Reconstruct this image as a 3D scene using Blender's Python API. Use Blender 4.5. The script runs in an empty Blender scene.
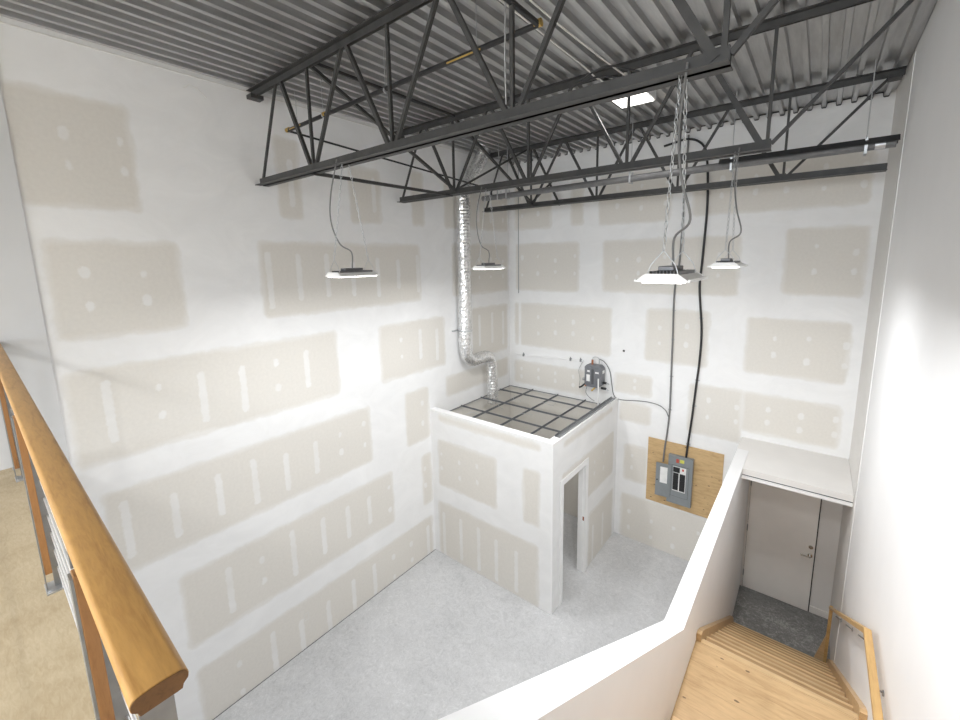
import bpy, math, random
import numpy as np
from mathutils import Vector, Matrix
random.seed(7); rng = np.random.default_rng(7)
S = bpy.context.scene
COL = S.collection
W = 5.84            # room width (left wall X=0, right wall X=W)
ZD = 7.33           # underside of the roof deck
REAR = -19.0  # rear wall set far back so the added fill light falls evenly

# ------------------------------------------------------------------ mesh builder
class MB:
    def __init__(s): s.v = []; s.f = []; s.sm = []
    def add(s, vs, fs, smooth=False):
        n = len(s.v); s.v += [tuple(v) for v in vs]
        for f in fs: s.f.append(tuple(n + i for i in f)); s.sm.append(smooth)
        return s
    def box(s, x0, y0, z0, x1, y1, z1):
        v = [(x0,y0,z0),(x1,y0,z0),(x1,y1,z0),(x0,y1,z0),(x0,y0,z1),(x1,y0,z1),(x1,y1,z1),(x0,y1,z1)]
        return s.add(v, [(3,2,1,0),(4,5,6,7),(0,1,5,4),(1,2,6,5),(2,3,7,6),(3,0,4,7)])
    def bar(s, p, q, w, h=None, up=(0,0,1)):
        h = h or w; p = Vector(p); q = Vector(q); d = (q-p).normalized(); u = Vector(up)
        if abs(d.dot(u)) > .98: u = Vector((0,1,0)) if abs(d.y) < .9 else Vector((1,0,0))
        a = d.cross(u).normalized(); b = a.cross(d).normalized()
        v = []
        for c in (p, q):
            for i, j in ((-1,-1),(1,-1),(1,1),(-1,1)): v.append(c + a*(i*w/2) + b*(j*h/2))
        return s.add(v, [(0,1,2,3),(7,6,5,4),(0,4,5,1),(1,5,6,2),(2,6,7,3),(3,7,4,0)])
    def tube(s, pts, r, n=8, caps=True, rr=None):
        P = [Vector(p) for p in pts]; m = len(P); v = []
        T = []
        for i in range(m):
            a = P[max(0,i-1)]; b = P[min(m-1,i+1)]; T.append((b-a).normalized())
        u = T[0].orthogonal().normalized()
        for i in range(m):
            u = (u - T[i]*u.dot(T[i])).normalized(); w = T[i].cross(u)
            ri = rr[i] if rr else r
            for k in range(n):
                a = 2*math.pi*k/n; v.append(P[i] + (u*math.cos(a) + w*math.sin(a))*ri)
        f = []
        for i in range(m-1):
            for k in range(n): f.append((i*n+k, i*n+(k+1)%n, (i+1)*n+(k+1)%n, (i+1)*n+k))
        s.add(v, f, True)
        if caps:
            s.add(v[:n], [tuple(range(n-1,-1,-1))]); s.add(v[-n:], [tuple(range(n))])
        return s
    def prism(s, poly, axis, a, b):          # poly in the two other axes (in x,y,z order), extruded along axis
        def pt(p, t):
            q = list(p); q.insert(axis, t); return tuple(q)
        n = len(poly); v = [pt(p,a) for p in poly] + [pt(p,b) for p in poly]
        return s.add(v, [tuple(range(n-1,-1,-1)), tuple(range(n,2*n))] + [(i,(i+1)%n,n+(i+1)%n,n+i) for i in range(n)])
    def link(s, c, d, side, L, R, r):         # one oval chain link
        c = Vector(c); d = Vector(d); side = Vector(side); nrm = d.cross(side); v = []; M, N = 10, 5
        for i in range(M):
            a = 2*math.pi*i/M; ca, sa = math.cos(a), math.sin(a)
            rad = d*(ca) + side*(sa)
            p = c + d*(ca*L/2) + side*(sa*R)
            for k in range(N):
                b = 2*math.pi*k/N; v.append(p + rad*(math.cos(b)*r) + nrm*(math.sin(b)*r))
        f = [(i*N+k, ((i+1)%M)*N+k, ((i+1)%M)*N+(k+1)%N, i*N+(k+1)%N) for i in range(M) for k in range(N)]
        return s.add(v, f, True)
    def chain(s, p, q, pitch=.036, r=.0028):
        p = Vector(p); q = Vector(q); L = (q-p).length; d = (q-p)/L; n = int(L/pitch)
        a = d.orthogonal().normalized(); b = d.cross(a)
        for i in range(n): s.link(p + d*(L*(i+.5)/n), d, a if i%2 else b, pitch*1.18, .0085, r)
        return s
    def sphere(s, c, r, n=10, m=6, sc=(1,1,1)):
        v = []; f = []
        for i in range(m+1):
            t = math.pi*i/m
            for k in range(n):
                a = 2*math.pi*k/n
                v.append((c[0]+r*sc[0]*math.sin(t)*math.cos(a), c[1]+r*sc[1]*math.sin(t)*math.sin(a), c[2]+r*sc[2]*math.cos(t)))
        for i in range(m):
            for k in range(n): f.append((i*n+k,(i+1)*n+k,(i+1)*n+(k+1)%n,i*n+(k+1)%n))
        return s.add(v, f, True)
    def build(s, name, mat, parent=None, origin=None, bevel=0):
        me = bpy.data.meshes.new(name)
        base = Vector(origin) if origin is not None else (wloc(parent) if parent else Vector((0,0,0)))
        me.from_pydata([tuple(Vector(v)-base) for v in s.v], [], s.f)
        me.polygons.foreach_set('use_smooth', s.sm); me.update(); me.validate()
        me.materials.append(mat)
        o = bpy.data.objects.new(name, me); COL.objects.link(o)
        if parent: o.parent = parent; o.location = base - wloc(parent)
        else: o.location = base
        if bevel:
            m = o.modifiers.new('bevel', 'BEVEL'); m.width = bevel; m.segments = 2; m.limit_method = 'ANGLE'
        return o
def wloc(o):
    l = Vector((0,0,0))
    while o is not None: l = l + Vector(o.location); o = o.parent
    return l
def tag(o, label, cat, group=None, kind=None):
    if label: o['label'] = label
    if cat: o['category'] = cat
    if group: o['group'] = group
    if kind: o['kind'] = kind
    return o
def thing(name, label, cat, loc, group=None):
    o = bpy.data.objects.new(name, None); COL.objects.link(o); o.location = loc; o.empty_display_size = .1
    return tag(o, label, cat, group)
def struct(o, label=None):
    o['kind'] = 'structure'
    if label: o['label'] = label
    return o

# ------------------------------------------------------------------ materials
def lin(r, g, b): return tuple(((c/255)/12.92 if c/255 <= .04045 else ((c/255+.055)/1.055)**2.4) for c in (r,g,b)) + (1,)
class NT:
    def __init__(s, name):
        s.m = bpy.data.materials.new(name); s.m.use_nodes = True; s.t = s.m.node_tree
        s.b = s.t.nodes['Principled BSDF']
    def n(s, typ, **kw):
        nd = s.t.nodes.new(typ)
        for k, v in kw.items():
            if k in nd.inputs: 
                nd.inputs[k].default_value = v
            else: setattr(nd, k, v)
        return nd
    def l(s, a, b): s.t.links.new(a, b)
    def coord(s, scale=(1,1,1), rot=(0,0,0)):
        tc = s.n('ShaderNodeTexCoord'); mp = s.n('ShaderNodeMapping')
        mp.inputs['Scale'].default_value = scale; mp.inputs['Rotation'].default_value = rot
        s.l(tc.outputs['Object'], mp.inputs['Vector']); return mp.outputs['Vector']
    def noise(s, vec, scale, detail=3, rough=.5, dist=0):
        nd = s.n('ShaderNodeTexNoise'); nd.inputs['Scale'].default_value = scale; nd.inputs['Detail'].default_value = detail
        nd.inputs['Roughness'].default_value = rough; nd.inputs['Distortion'].default_value = dist
        s.l(vec, nd.inputs['Vector']); return nd.outputs['Fac']
    def ramp(s, fac, stops):
        nd = s.n('ShaderNodeValToRGB'); e = nd.color_ramp.elements
        while len(e) < len(stops): e.new(.5)
        for el, (p, c) in zip(e, stops): el.position = p; el.color = c if len(c) == 4 else tuple(c)+(1,)
        s.l(fac, nd.inputs['Fac']); return nd.outputs['Color']
    def math(s, op, a, b=None, c=None):
        nd = s.n('ShaderNodeMath'); nd.operation = op
        for i, x in enumerate((a, b, c)):
            if x is None: continue
            if isinstance(x, (int, float)): nd.inputs[i].default_value = x
            else: s.l(x, nd.inputs[i])
        return nd.outputs[0]
    def mix(s, fac, a, b, blend='MIX'):
        nd = s.n('ShaderNodeMix'); nd.data_type = 'RGBA'; nd.blend_type = blend
        for i, x in ((0, fac), (6, a), (7, b)):
            if isinstance(x, (int, float, tuple)): nd.inputs[i].default_value = x
            else: s.l(x, nd.inputs[i])
        return nd.outputs[2]
    def bump(s, h, strength=.2, dist=.01):
        nd = s.n('ShaderNodeBump'); nd.inputs['Strength'].default_value = strength; nd.inputs['Distance'].default_value = dist
        s.l(h, nd.inputs['Height']); s.l(nd.outputs['Normal'], s.b.inputs['Normal'])
    def fin(s, col=None, rough=.5, metal=0, spec=None):
        if col is not None:
            if isinstance(col, tuple): s.b.inputs['Base Color'].default_value = col
            else: s.l(col, s.b.inputs['Base Color'])
        s.b.inputs['Roughness'].default_value = rough; s.b.inputs['Metallic'].default_value = metal
        if spec is not None: s.b.inputs['Specular IOR Level'].default_value = spec
        return s.m
def c4(r, g, b): return (r, g, b, 1)
def plain(name, col, rough=.5, metal=0, var=.06, scale=14, spec=None):
    t = NT(name); v = t.coord(); f = t.noise(v, scale, 4)
    a = tuple(x*(1-var) for x in col[:3])+(1,); b = tuple(min(1, x*(1+var)) for x in col[:3])+(1,)
    return t.fin(t.ramp(f, [(.3, a), (.7, b)]), rough, metal, spec)
def emit(name, col, st):
    t = NT(name); t.b.inputs['Base Color'].default_value = c4(.9,.9,.9)
    t.b.inputs['Emission Color'].default_value = col; t.b.inputs['Emission Strength'].default_value = st
    return t.m

MUD = c4(.83,.83,.828); PAPER = c4(.70,.675,.63)
def drywall(name):
    t = NT(name); v = t.coord()
    sd = t.n('ShaderNodeAttribute', attribute_name='raw').outputs['Fac']
    sp = t.n('ShaderNodeAttribute', attribute_name='spot').outputs['Fac']
    ne = t.math('MULTIPLY', t.math('SUBTRACT', t.noise(v, 5, 5, .62), .5), .10)
    n2 = t.math('MULTIPLY', t.math('SUBTRACT', t.noise(v, 2.2, 3, .6), .5), .12)
    d1 = t.math('ADD', t.math('ADD', sd, ne), .015); d2 = t.math('ADD', t.math('ADD', sd, n2), -.02)
    f1 = t.math('SMOOTH_MIN', 1, t.math('MAXIMUM', 0, t.math('MULTIPLY_ADD', d1, 28, .5)), .0)
    f2 = t.math('MINIMUM', 1, t.math('MAXIMUM', 0, t.math('MULTIPLY_ADD', d2, 22, .5)))
    raw = t.math('ADD', t.math('MULTIPLY', t.math('MINIMUM', 1, f1), .6), t.math('MULTIPLY', f2, .4))
    ns = t.math('MULTIPLY', t.math('SUBTRACT', t.noise(v, 16, 4, .6), .5), .05)
    s1 = t.math('MINIMUM', 1, t.math('MAXIMUM', 0, t.math('MULTIPLY_ADD', t.math('ADD', sp, ns), 60, .5)))
    s1 = t.math('MULTIPLY', s1, t.math('MULTIPLY_ADD', t.noise(v, 3.5, 2), .7, .22))
    raw = t.math('MULTIPLY', raw, t.math('SUBTRACT', 1, s1))
    tone = t.noise(t.coord((1,1,1.5)), 1.6, 6, .66, 1.1)
    mud = t.ramp(tone, [(.3, tuple(x*.945 for x in MUD[:3])), (.7, tuple(min(1,x*1.02) for x in MUD[:3]))])
    pap = t.ramp(t.noise(v, 30, 3), [(.3, tuple(x*.975 for x in PAPER[:3])), (.7, tuple(x*1.02 for x in PAPER[:3]))])
    t.bump(t.noise(v, 40, 3), .04, .004)
    return t.fin(t.mix(raw, mud, pap), .82, 0, .25)
M = {}
M['drywall'] = drywall('drywall')
M['paint'] = plain('white_wall_paint', c4(.83,.83,.835), .6, 0, .012, 3, .35)
M['paintgrey'] = plain('pale_grey_wall_paint', c4(.61,.615,.62), .6, 0, .012, 3, .35)
M['primer'] = plain('primed_board', c4(.77,.755,.735), .65, 0, .02, 3, .3)
M['trim'] = plain('white_trim_paint', c4(.86,.86,.86), .45, 0, .015, 6)
M['doorpaint'] = plain('beige_door_paint', c4(.84,.815,.78), .42, 0, .02, 5)
def concrete(name, k):
    t = NT(name); v = t.coord()
    a = t.noise(v, .55, 5, .6, .4); b = t.noise(v, 5.5, 6, .7, 2.2); c = t.noise(v, 26, 4, .6, 1.2)
    d = t.noise(v, 11, 3, .55, 4.5)
    f = t.math('ADD', t.math('ADD', t.math('MULTIPLY', a, .36), t.math('MULTIPLY', b, .28)), t.math('ADD', t.math('MULTIPLY', c, .14), t.math('MULTIPLY', d, .26)))
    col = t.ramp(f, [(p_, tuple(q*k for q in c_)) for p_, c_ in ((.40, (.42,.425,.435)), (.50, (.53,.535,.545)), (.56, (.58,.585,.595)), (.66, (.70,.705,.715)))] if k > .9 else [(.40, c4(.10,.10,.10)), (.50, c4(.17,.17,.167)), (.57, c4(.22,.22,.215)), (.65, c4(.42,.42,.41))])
    t.bump(c, .05, .004)
    return t.fin(col, .42, 0, .35)
M['concrete'] = concrete('polished_concrete', 1.0)
M['shadeconcrete'] = concrete('shaded_concrete', .42)  # darker concrete with the shade under the ledge put into its colour
def wood(name, base, dark, scale=(1.5,14,14), rough=.38, knots=False, lines=None):
    t = NT(name); v = t.coord(scale)
    g = t.noise(v, 2.2, 6, .62, .9); g2 = t.noise(v, 9, 4, .6, .3)
    f = t.math('ADD', t.math('MULTIPLY', g, .7), t.math('MULTIPLY', g2, .3))
    lt = tuple(min(1, x*1.16) for x in base[:3])
    col = t.ramp(f, [(.32, dark), (.5, base), (.68, lt)])
    if knots:
        vk = t.coord((2.2, 4.2, 4.2)); nd = t.n('ShaderNodeTexVoronoi'); nd.inputs['Scale'].default_value = knots
        t.l(vk, nd.inputs['Vector'])
        k = t.math('LESS_THAN', t.math('ADD', nd.outputs['Distance'], t.math('MULTIPLY', g2, .12)), .155)
        col = t.mix(t.math('MULTIPLY', k, .8), col, tuple(x*.22 for x in dark[:3])+(1,))
    if lines:
        ax, per = lines; tc = t.n('ShaderNodeTexCoord'); sx = t.n('ShaderNodeSeparateXYZ'); t.l(tc.outputs['Object'], sx.inputs[0])
        m = t.math('FRACT', t.math('DIVIDE', t.math('ADD', sx.outputs[ax], 50), per))
        k = t.math('LESS_THAN', m, .012); col = t.mix(t.math('MULTIPLY', k, .45), col, tuple(x*.5 for x in dark[:3])+(1,))
    oi = t.n('ShaderNodeObjectInfo'); col = t.mix(1.0, col, t.ramp(oi.outputs['Random'], [(0, c4(.74,.73,.71)), (1, c4(1,1,1))]), 'MULTIPLY')
    return t.fin(col, rough)
M['oak'] = wood('oiled_oak', c4(.66,.37,.115), c4(.50,.255,.072), (2.6,22,22), .4)
M['endgrain'] = wood('oak_end_grain', c4(.20,.095,.032), c4(.12,.052,.017), (10,30,30), .5)
M['slat'] = wood('oak_slat', c4(.40,.195,.07), c4(.25,.11,.036), (14,14,2.0), .42)
M['fir'] = wood('clear_fir', c4(.66,.45,.24), c4(.52,.33,.155), (1.2,11,11), .4)
M['tread'] = wood('fir_tread', c4(.46,.295,.145), c4(.36,.215,.098), (1.2,11,11), .4)
M['nosing'] = wood('fir_nosing', c4(.70,.50,.28), c4(.58,.39,.19), (1.2,11,11), .36)
M['landing'] = wood('fir_landing', c4(.68,.47,.255), c4(.53,.34,.165), (1.3,7,7), .34, 1.9, (1,.21))
M['rail'] = wood('fir_handrail', c4(.66,.42,.17), c4(.52,.31,.11), (11,1.2,11), .4)
M['ply'] = wood('fir_plywood', c4(.62,.43,.22), c4(.47,.30,.135), (1.6,8,8), .55, 2.6)
def subfloor():
    t = NT('plywood_subfloor'); v = t.coord()
    a = t.noise(v, 1.6, 5, .6, 1.6); b = t.noise(t.coord((3,12,3)), 6, 4, .6, 1)
    f = t.math('ADD', t.math('MULTIPLY', a, .6), t.math('MULTIPLY', b, .4))
    return t.fin(t.ramp(f, [(.32, c4(.36,.275,.165)), (.5, c4(.45,.365,.24)), (.66, c4(.53,.445,.31))]), .55)
M['subfloor'] = subfloor()
def deckm():
    t = NT('galvanised_deck'); v = t.coord((6,.7,6))
    f = t.noise(v, 2.5, 5, .6)
    t.bump(f, .05, .003)
    return t.fin(t.ramp(f, [(.3, c4(.44,.44,.44)), (.55, c4(.54,.54,.54)), (.75, c4(.63,.63,.62))]), .3, .85)
M['deck'] = deckm()
M['joist'] = plain('grey_primed_steel', c4(.047,.046,.045), .5, .1, .25, 9)
M['joistlight'] = M['joist']
M['pipe'] = plain('black_iron_pipe', c4(.02,.02,.021), .42, .2, .15)
M['brass'] = plain('yellow_brass', c4(.62,.42,.12), .35, .7, .1)
M['copper'] = plain('copper', c4(.42,.17,.09), .35, .7, .1)
M['zinc'] = plain('zinc_plated_steel', c4(.55,.56,.57), .33, .8, .1, 20)
M['steel'] = plain('brushed_steel', c4(.33,.34,.35), .36, .75, .1, 20)
M['white_enamel'] = plain('white_enamel', c4(.82,.82,.81), .35, 0, .02)
M['alu'] = plain('dark_heatsink', c4(.16,.16,.165), .45, .4, .1)
M['lens'] = emit('lit_led_lens', c4(1,.985,.96), 9)
M['cord'] = plain('grey_cord', c4(.17,.17,.17), .5)
M['whitecord'] = plain('white_cable', c4(.72,.71,.68), .5)
M['black'] = plain('black_rubber', c4(.015,.015,.016), .45)
M['panelgrey'] = plain('grey_panel_enamel', c4(.24,.26,.27), .4, .1, .04)
M['panelgap'] = plain('dark_seam', c4(.10,.11,.115), .5)
M['paperlabel'] = plain('printed_paper', c4(.78,.78,.77), .6)
M['red'] = plain('red_sticker', c4(.55,.09,.06), .5)
M['yellow'] = plain('yellow_green_sticker', c4(.6,.6,.12), .5)
M['heaterbody'] = plain('grey_plastic', c4(.17,.175,.19), .4, 0, .05)
M['heaterdark'] = plain('dark_grey_plastic', c4(.09,.093,.1), .4, 0, .05)
M['grid'] = plain('grey_ceiling_tee', c4(.17,.18,.195), .4, .4, .08)
def foil():
    t = NT('crinkled_foil'); v = t.coord()
    t.bump(t.noise(v, 45, 3, .6, .5), .25, .01)
    return t.fin(t.ramp(t.noise(v, 30, 3, .6), [(.36, c4(.62,.62,.62)), (.6, c4(.93,.93,.93))]), .22, .92)
M['foil'] = foil()
M['reflector'] = plain('dark_reflector', c4(.05,.052,.055), .45, .4, .1)
M['heatertube'] = plain('grey_steel_tube', c4(.15,.152,.157), .5, 0, .12)
M['cable'] = plain('bright_steel_cable', c4(.80,.80,.81), .3, .6, .04)
M['chrome'] = plain('satin_chrome', c4(.62,.61,.58), .22, .95, .04)

# ------------------------------------------------------------------ drywall skins
def rect_sd(U, V, R, rad=.05):
    u0, v0, u1, v1 = R; cu, cv = (u0+u1)/2, (v0+v1)/2
    dx = np.abs(U-cu) - (u1-u0)/2 + rad; dy = np.abs(V-cv) - (v1-v0)/2 + rad
    out = np.hypot(np.maximum(dx,0), np.maximum(dy,0)); ins = np.minimum(np.maximum(dx,dy),0)
    return -(out+ins-rad)
def skin(name, fn, u0, u1, v0, v1, rects, studs, h=.025, hole=None, core=None):
    nu = int(round((u1-u0)/h)); nv = int(round((v1-v0)/h))
    u = np.linspace(u0,u1,nu+1); v = np.linspace(v0,v1,nv+1); U, V = np.meshgrid(u, v, indexing='ij')
    sd = np.full(U.shape, -.3); sp = np.full(U.shape, -.3)
    for R, mode in rects:
        sd = np.maximum(sd, rect_sd(U, V, R))
        if mode == 0: continue
        a, b = R[1], R[3]; Hh = b-a
        for x in studs:
            if not (R[0]+.06 < x < R[2]-.04): continue
            jx = x + rng.uniform(-.02,.02)
            if mode == 1 and rng.random() < .8:
                top = b - Hh*rng.uniform(.12,.28); bot = a + Hh*rng.uniform(.10,.25)
                sp = np.maximum(sp, rect_sd(U, V, (jx-.036, bot, jx+.036, top), .034))
            else:
                for q in (.34,.68):
                    y = a + Hh*(q+rng.uniform(-.06,.06)); r = rng.uniform(.022,.038)
                    sp = np.maximum(sp, rect_sd(U, V, (jx-r, y-r*1.5, jx+r, y+r*1.5), r))
    idx = np.arange((nu+1)*(nv+1)).reshape(nu+1, nv+1)
    a = idx[:-1,:-1]; b = idx[1:,:-1]; c = idx[1:,1:]; d = idx[:-1,1:]
    quads = np.stack([a,b,c,d], -1)
    if hole:
        uc = (u[:-1]+u[1:])/2; vc = (v[:-1]+v[1:])/2; UC, VC = np.meshgrid(uc, vc, indexing='ij')
        keep = ~((UC>hole[0])&(UC<hole[2])&(VC>hole[1])&(VC<hole[3])); quads = quads[keep]
    quads = quads.reshape(-1,4)
    P = np.array(fn(U, V)); P = np.stack([p.ravel() for p in np.broadcast_arrays(*P)], -1)
    verts = P.tolist(); faces = quads.tolist(); n0 = len(verts)
    if core:
        verts += core.v; faces += [[n0+i for i in f] for f in core.f]
    me = bpy.data.meshes.new(name); me.from_pydata(verts, [], faces); me.update()
    for nm, arr in (('raw', sd), ('spot', sp)):
        at = me.attributes.new(nm, 'FLOAT', 'POINT')
        full = np.concatenate([arr.ravel(), np.full(len(verts)-n0, .3 if nm == 'raw' else -.3)]); at.data.foreach_set('value', full.astype(np.float32))
    me.materials.append(M['drywall'])
    o = bpy.data.objects.new(name, me); COL.objects.link(o); return struct(o)
LR = [((-2.36,-.2,.2,2.58),0),((-7.02,5.92,-6.24,6.87),1),((-6.96,4.74,-5.98,5.62),2),((-6.98,3.53,-4.24,4.44),1),((-6.86,2.31,-3.77,3.20),1),((-6.36,1.07,-3.41,1.98),1),((-6.33,-.2,-2.55,.74),1),
 ((-3.50,3.51,-2.06,4.40),1),((-3.05,2.27,-2.52,3.20),2),((-2.74,1.02,-2.52,1.97),2),((-5.17,4.74,-2.60,5.65),1),((-4.87,5.95,-4.58,6.90),1),((-3.87,5.95,-3.34,6.72),1),
 ((-2.72,5.97,-2.46,6.82),0),((-1.96,5.97,-1.65,6.72),0),((-1.33,5.98,-.06,6.66),1),((-1.80,4.74,-.06,5.69),2),((-1.28,3.46,-.09,4.45),1),((-2.06,2.88,-.09,3.26),0)]
skin('wall_left', lambda U,V: (U*0, U, V), -7.03, 0, 0, 7.40, LR, [-6.71+.405*i for i in range(17)])
BR = [((-.2,-.2,2.36,2.58),0),((.16,6.0,1.02,6.88),2),((1.45,6.02,1.70,6.83),0),((2.02,5.99,3.25,6.84),2),((3.60,6.04,5.72,6.77),2),((.19,4.75,1.63,5.70),2),((2.12,4.78,4.31,5.70),2),((.30,3.56,2.31,4.47),2),
 ((.15,3.56,.24,4.46),0),((2.95,3.58,3.95,4.51),2),((4.48,3.60,5.70,4.46),2),((3.72,2.42,4.50,3.28),2),((4.50,2.64,5.70,3.27),2),((4.87,4.83,5.76,5.76),2),((.13,2.7,1.83,3.2),2),((2.41,2.90,3.10,3.27),2),((2.54,2.37,3.10,2.73),0),
 ((2.65,1.20,3.06,1.91),2),((2.62,-.2,4.40,.90),2)]
skin('wall_back', lambda U,V: (U, U*0, V), 0, W, 0, 7.40, BR, [.32+.41*i for i in range(14)])
# booth
BX = 2.49; BY = -2.49; BZ = 2.77; BT = .12
core = MB().box(0, BY+.002, 0, BX-.003, BY+BT, BZ)
skin('wall_booth_front', lambda U,V: (U, U*0+BY, V), 0, BX, 0, BZ, [((.17,1.38,1.46,2.25),2),((1.98,1.37,2.27,2.26),2),((.13,-.2,2.25,1.05),1),((.2,2.60,2.29,2.72),0)], [.25+.4*i for i in range(6)], core=core)
DO = (-2.19, 0, -1.36, 2.03)
core = MB().box(BX-BT, BY+BT, 0, BX-.002, DO[0], BZ).box(BX-BT, DO[2], 0, BX-.002, -.002, BZ).box(BX-BT, DO[0], DO[3], BX-.002, DO[2], BZ)
skin('wall_booth_side', lambda U,V: (U*0+BX, U, V), BY, 0, 0, BZ, [((-2.16,2.60,-.27,2.69),0),((-2.19,1.36,-.17,2.18),2),((-1.20,-.2,-.12,1.0),1)], [-1.0,-.6], hole=DO, core=core)
struct(MB().box(-.0+.002, BY-.004, BZ, BX+.004, BY+BT+.004, BZ+.008).box(BX-BT-.004, BY+BT+.004, BZ, BX+.004, -.003, BZ+.008).box(BX-.012, BY-.0045, .0, BX+.0045, BY+.012, BZ).build('trim_1', M['trim']))
# ------------------------------------------------------------------ room shell
struct(MB().box(-.15, REAR-.15, -.12, W+.15, .15, 0).build('floor', M['concrete']))
struct(MB().box(-.15, REAR, 3.5, .012, -7.03, 7.38).build('wall_left_mezzanine', M['paintgrey']))
struct(MB().box(W, REAR, 0, W+.15, -1.40, 7.38).build('wall_right', M['paint']))
struct(MB().box(W, -1.40, 0, W+.15, .15, 7.38).build('wall_right_alcove', M['primer']))
struct(MB().box(W-.006, -1.408, 0, W+.002, -1.392, 7.33).build('trim_2', M['trim']))
struct(MB().box(-.15, .002, 0, W, .15, 7.38).box(-.15, -7.2, 0, -.002, .15, 7.38).build('wall_outer', M['primer']))
struct(MB().box(-.15, REAR-.15, 0, .35, REAR, 7.38).box(5.45, REAR-.15, 0, W+.15, REAR, 7.38).box(.35, REAR-.15, 0, 5.45, REAR, 4.3).box(.35, REAR-.15, 6.9, 5.45, REAR, 7.38).build('wall_rear', M['paint']))
wr = struct(MB().box(.35, REAR-.1, 4.3, 5.45, REAR-.05, 4.36).box(.35, REAR-.1, 6.84, 5.45, REAR-.05, 6.9).box(.35, REAR-.1, 4.36, .41, REAR-.05, 6.84).box(5.39, REAR-.1, 4.36, 5.45, REAR-.05, 6.84).box(2.87, REAR-.1, 4.36, 2.93, REAR-.05, 6.84).build('window_added', M['steel']))  # unseen window added to carry the fill light
# corrugated roof deck, flutes along Y
PIT = .1524; prof = []
x = -.06
while x < W+.1:
    prof += [(x, ZD), (x+.044, ZD), (x+.052, ZD+.055), (x+.1444, ZD+.055)]
    x += PIT
deck = MB(); n = len(prof)
vs = [(px, REAR-.1, pz) for px, pz in prof] + [(px, .1, pz) for px, pz in prof]
deck.add(vs, [(i, i+1, n+i+1, n+i) for i in range(n-1)])
deck.box(-.2, REAR-.2, ZD+.075, W+.2, .2, ZD+.2)
struct(deck.build('ceiling', M['deck']))
# black ragged gap where the board meets the flutes on the back wall
zz = MB()
pp = [p for p in prof if .0 < p[0] < W]
for (a0, b0), (a1, b1) in zip(pp[:-1], pp[1:]): zz.bar((a0, -.005, b0-.006), (a1, -.005, b1-.006), .010, .012)
struct(zz.build('trim_3', M['black']))
struct(MB().box(.0005, -7.02, 7.31, .008, -.02, 7.322).build('trim_4', M['whitecord']))
struct(MB().box(.001, -6.6, 0, .006, -2.5, .006).build('trim_5', M['panelgap']))

# ------------------------------------------------------------------ mezzanine, stair walls, ledge
MZ = 3.72; DY = -.07; DYW = DY-.001
struct(MB().box(.012, REAR, MZ-.3, 4.54, -7.25, MZ).box(4.54, REAR, MZ-.3, W, -7.3, MZ).build('floor_mezzanine', M['subfloor']))
struct(MB().box(0, -7.6, 0, 4.54, -7.45, MZ-.3).build('wall_below_mezzanine', M['paint']))
KX0, KX1 = 4.54, 4.685
kp = [(-.002, 0), (-.002, 2.40), (-.53, 2.535), (-4.35, 2.535), (-7.25, 4.39), (-7.25, 0)]
kp = [(-.02, 0), (-.02, 2.41), (-.53, 2.41), (-.53, 2.535), (-4.35, 2.535), (-7.25, 4.40), (-7.25, 0)]
struct(MB().prism([(a, b) for a, b in kp], 0, KX0, KX1).build('wall_stair', M['paint']))
struct(MB().box(4.53, -.53, 2.42, W-.002, -.001, 2.53).box(KX1+.001, -1.17, 2.42, W-.002, -.53, 2.53).build('trim_ledge', M['primer']))
struct(MB().box(KX1+.001, -1.186, 2.395, W-.002, -1.171, 2.438).box(KX1+.001, -1.171, 2.395, W-.002, -1.12, 2.4195).build('trim_fascia', M['trim']))
struct(MB().box(KX1+.001, -1.176, 2.44, W-.002, -1.1705, 2.449).build('trim_fascia_seam', M['panelgap']))
struct(MB().box(KX1+.001, -1.30, .0002, W-.001, DYW, .004).build('floor_stairwell', M['shadeconcrete']))  # thin sheet over the floor, alcove shade painted as darker concrete
# staircase -------------------------------------------------------
st = thing('staircase', 'clear fir staircase descending between white half wall and right wall to beige door', 'staircase', (5.26,-.93,0))
RUN, RIS = .255, .18; Y0 = -1.20
sx0, sx1 = KX1+.042, W-.046
for k in range(1, 11):
    yf = Y0 - RUN*(k-1); z = RIS*k
    MB().prism([(yf-RUN, z-.05), (yf-RUN, z-.0015), (yf-.005, z-.0015), (yf-.005, z-.05)], 0, sx0, sx1).build('tread', M['tread'], st)
    MB().prism([(yf-.004, z-.05), (yf-.004, z)] + [(yf+.004+.030*math.sin(math.radians(a)), z-.025+.025*math.cos(math.radians(a))) for a in range(0, 181, 15)], 0, sx0, sx1).build('nosing', M['nosing'], st)
for k in range(1, 12):
    yf = Y0 - RUN*(k-1); z = RIS*k
    MB().box(sx0, yf-.036, z-RIS, sx1, yf-.019, z-.051).build('riser', M['fir'], st)
for xa, xb in ((KX1, sx0), (sx1, W)):
    MB().prism([(-1.05,0),(-1.05,.10),(-1.20,.27),(-3.66,.27+.18/.255*2.46),(-3.74,2.05),(-3.78,2.05),(-3.78,1.6),(-1.5,0)], 0, xa+.001, xb-.001).build('skirt_board', M['fir'], st)
struct(MB().box(KX1+.001, -7.29, 1.9, W-.001, -3.785, 1.98).build('floor_landing', M['landing']))
MB().prism([(-3.784,1.93),(-3.784,1.9815)]+[(-3.75+.034*math.sin(math.radians(a)), 1.9565+.025*math.cos(math.radians(a))) for a in range(0,181,15)], 0, sx0, sx1).build('nosing', M['nosing'], st)
us = thing('upper_staircase', 'upper fir stair flight rising from landing to mezzanine under the camera', 'staircase', (5.26,-4.9,1.98))
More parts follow.
